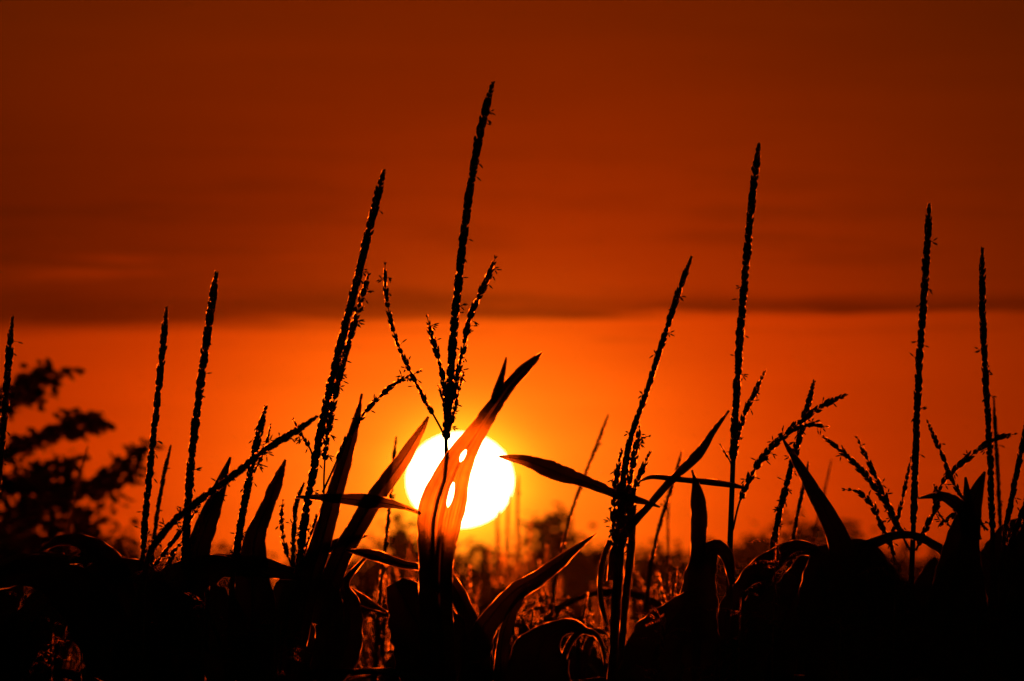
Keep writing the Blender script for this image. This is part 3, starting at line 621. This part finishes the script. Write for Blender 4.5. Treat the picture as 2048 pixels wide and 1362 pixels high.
# ---------------- trees ----------------
def tree(label, base, limbs, leaf, seed, group=None, r0=.05):
    """limbs: list of (list of points, leaves along it, spread)"""
    rnd = random.Random(seed); root = empty('tree', base); O = Vector(base); tag(root, label, 'tree', group)
    t = MB(); cr = MB()
    for pts, nl, spread, rad in limbs:
        n = len(pts); t.tube(pts, [max(.004, rad*(1-.85*i/(n-1))) for i in range(n)], 6)
        cl = cumlen(pts)
        for i in range(nl):
            f = rnd.uniform(.12, 1.03); s = f*cl[-1]; j = 0
            while j < n-2 and cl[j+1] < s: j += 1
            c = pts[j].lerp(pts[j+1], min(1.1, (s-cl[j])/max(1e-6, cl[j+1]-cl[j])))
            c = c+Vector((rnd.gauss(0, 1), rnd.gauss(0, 1), rnd.gauss(0, .75)))*spread
            L = leaf*rnd.uniform(.7, 1.3); d = Vector((rnd.uniform(-1, 1), rnd.uniform(-1, 1), rnd.uniform(-.7, .35))).normalized(); a = d.cross(Vector((rnd.uniform(-1, 1), rnd.uniform(-1, 1), rnd.uniform(-.3, 1)))).normalized(); up = a.cross(d)
            k = len(cr.v); h = L*.27
            cr.v += [c, c+d*L*.35+a*h+up*h*.25, c+d*L*.35-a*h+up*h*.25, c+d*L*.75+a*h*.7+up*h*.2, c+d*L*.75-a*h*.7+up*h*.2, c+d*L]
            cr.f += [(k, k+1, k+3, k+5), (k, k+5, k+4, k+2)]
    t.build('trunk', M['bark'], root, origin=O); cr.build('crown', M['tree'], root, smooth=False, origin=O)
    return root
# the leafy tree at the left: sprays of leaves over a dense lower crown
DT = 45.0; rt = random.Random(5); base = at(-60, 1362, DT); base = (base.x, DT, 0); top0 = Vector((base[0], DT, 1.2))
L_ = [([Vector((base[0], DT, -.05)), Vector((base[0]+.03, DT, .6)), top0], 0, .1, .07)]
def spray(P, n, sp, rad=.012):
    q = [at(x, y, DT+d) for x, y, d in P]; L_.append(([top0]+q[:1], 0, .01, rad*1.6)); L_.append((q, n, sp, rad))
spray([(-60,860,0),(-10,815,.1),(40,785,.15),(85,765,.15),(128,750,.2)], 130, .017)
spray([(-40,840,.2),(0,800,.25),(50,760,.3),(90,744,.3)], 110, .020)
spray([(-20,830,.2),(20,810,.25),(60,796,.3),(84,790,.3)], 60, .018)
spray([(-60,950,0),(0,905,-.1),(60,878,-.15),(120,856,-.2),(175,832,-.25),(205,848,-.25)], 210, .015)
spray([(0,905,-.1),(60,890,-.15),(120,872,-.2),(190,846,-.25)], 90, .014)
spray([(-30,930,.2),(10,905,.2),(40,900,.2)], 80, .024)
spray([(-60,1010,.1),(20,970,.1),(90,935,.1),(150,918,.1)], 170, .024)
spray([(40,990,.1),(90,960,.1),(130,950,.1)], 80, .022)
spray([(-40,1050,.3),(60,1000,.4),(140,975,.4),(200,955,.4),(250,925,.4),(288,893,.5)], 190, .018)
spray([(140,990,.3),(200,965,.4),(240,955,.4),(275,945,.4)], 90, .018)
spray([(-40,1060,-.3),(80,1020,-.3),(150,990,-.3),(205,975,-.4),(240,972,-.4)], 200, .028)
spray([(-40,1090,0),(60,1050,0),(130,1040,0),(185,1020,0)], 210, .042)
spray([(-40,1110,.5),(60,1090,.6),(150,1075,.6),(195,1045,.6)], 210, .042)
spray([(-40,980,-.4),(30,960,-.4),(80,965,-.4),(120,985,-.4)], 150, .03)
spray([(-50,1130,0),(80,1120,0),(200,1100,0)], 380, .06)
tree('leafy tree with ragged sprays of leaves at the left edge', base, L_, .05, 41)
# the far hedge of trees along the other side of the field
def far_tree(label, x, ytop, wpx, D, seed, group='trees along the far side of the field'):
    rnd = random.Random(seed); p = at(x, 1290, D); top = at(x, ytop, D).z; rw = wpx*PXT*D*.5; B = Vector((p.x, D, 0)); lim = []
    fork = B+Vector((0, 0, top*.3)); lim.append(([B+Vector((0, 0, -.1)), B+Vector((rnd.uniform(-.1, .1), 0, top*.15)), fork], 0, .1, .16))
    for i in range(26):
        a = rnd.uniform(0, 6.28); f = rnd.uniform(.15, 1)**.6; hz = rnd.uniform(.35, 1.0); rr = rw*f*math.sqrt(max(.06, 1-((hz-.45)/.58)**2))
        e = B+Vector((math.cos(a)*rr, math.sin(a)*rr, top*hz*rnd.uniform(.93, 1.0))); mid = fork.lerp(e, .5)+Vector((0, 0, .12))
        lim.append(([fork, mid, e], 210, .16+.05*rw, .05))
    tree(label, tuple(B), lim, .2, seed, group, .1)
FT = [('far bushy tree just right of the leafy tree at the left', 245, 1068, 120, 215), ('far low tree seen between the left tassels', 440, 1118, 150, 225), ('far low tree between the left tassels and the orange leaf', 640, 1108, 170, 220),
      ('far tree left of the torn leaf, below the sun', 800, 1052, 110, 218), ('far tree directly below the sun', 950, 1085, 170, 225), ('far round tree right of the sun, tallest near it', 1100, 1040, 140, 210),
      ('far low tree right of the round tree', 1215, 1092, 150, 222), ('far low tree behind the crossed blades', 1320, 1085, 140, 217), ('far tree behind the upright leaf', 1430, 1078, 120, 224),
      ('far tree left of the bristly tassel foot', 1520, 1058, 100, 214), ('far highest treetop behind the leaf leaning left', 1605, 1035, 100, 219), ('far tree right of the leaf leaning left', 1685, 1066, 100, 213),
      ('far low tree behind the curved tassel branches', 1785, 1100, 130, 220), ('far low tree behind the black leaf mass', 1900, 1098, 150, 216), ('far low tree at the right edge', 2020, 1098, 150, 222), ('far low tree behind the leafy tree', 90, 1095, 190, 226)]
for i, (lab, x, y, wp, D) in enumerate(FT): far_tree(lab, x, y-8, wp*1.15, D, 500+i)
rh = random.Random(8)
for i in range(17):          # a second, lower rank closes the gaps
    far_tree('%s from the left of the seventeen low shrubs behind the far trees' % ORD[i], 20+i*126+rh.uniform(-25, 25), 1098+rh.uniform(-14, 12), 190+rh.uniform(-20, 50), 236+rh.uniform(-4, 8), 600+i, 'low shrubs in the far hedge')

# ---------------- the dusty evening air ----------------
hz = MB(); zt = 5.6; bxs = 3300
for zz in (-1.2, zt):
    for q in ((-bxs, -bxs), (bxs, -bxs), (bxs, bxs), (-bxs, bxs)): hz.v.append(Vector((q[0], q[1], zz)))
hz.f = [(3, 2, 1, 0), (4, 5, 6, 7), (0, 1, 5, 4), (1, 2, 6, 5), (2, 3, 7, 6), (3, 0, 4, 7)]
hm, ht, hp = mat('evening_haze'); ht.nodes.remove(hp)
pv = ht.nodes.new('ShaderNodeVolumePrincipled'); pv.inputs['Color'].default_value = (1, .95, .9, 1); pv.inputs['Density'].default_value = HAZE_D; pv.inputs['Anisotropy'].default_value = HAZE_G
ht.links.new(pv.outputs[0], ht.nodes['Material Output'].inputs['Volume'])
tag(hz.build('haze', hm, smooth=False), 'thin dusty evening air over the whole field', 'haze', kind='stuff')
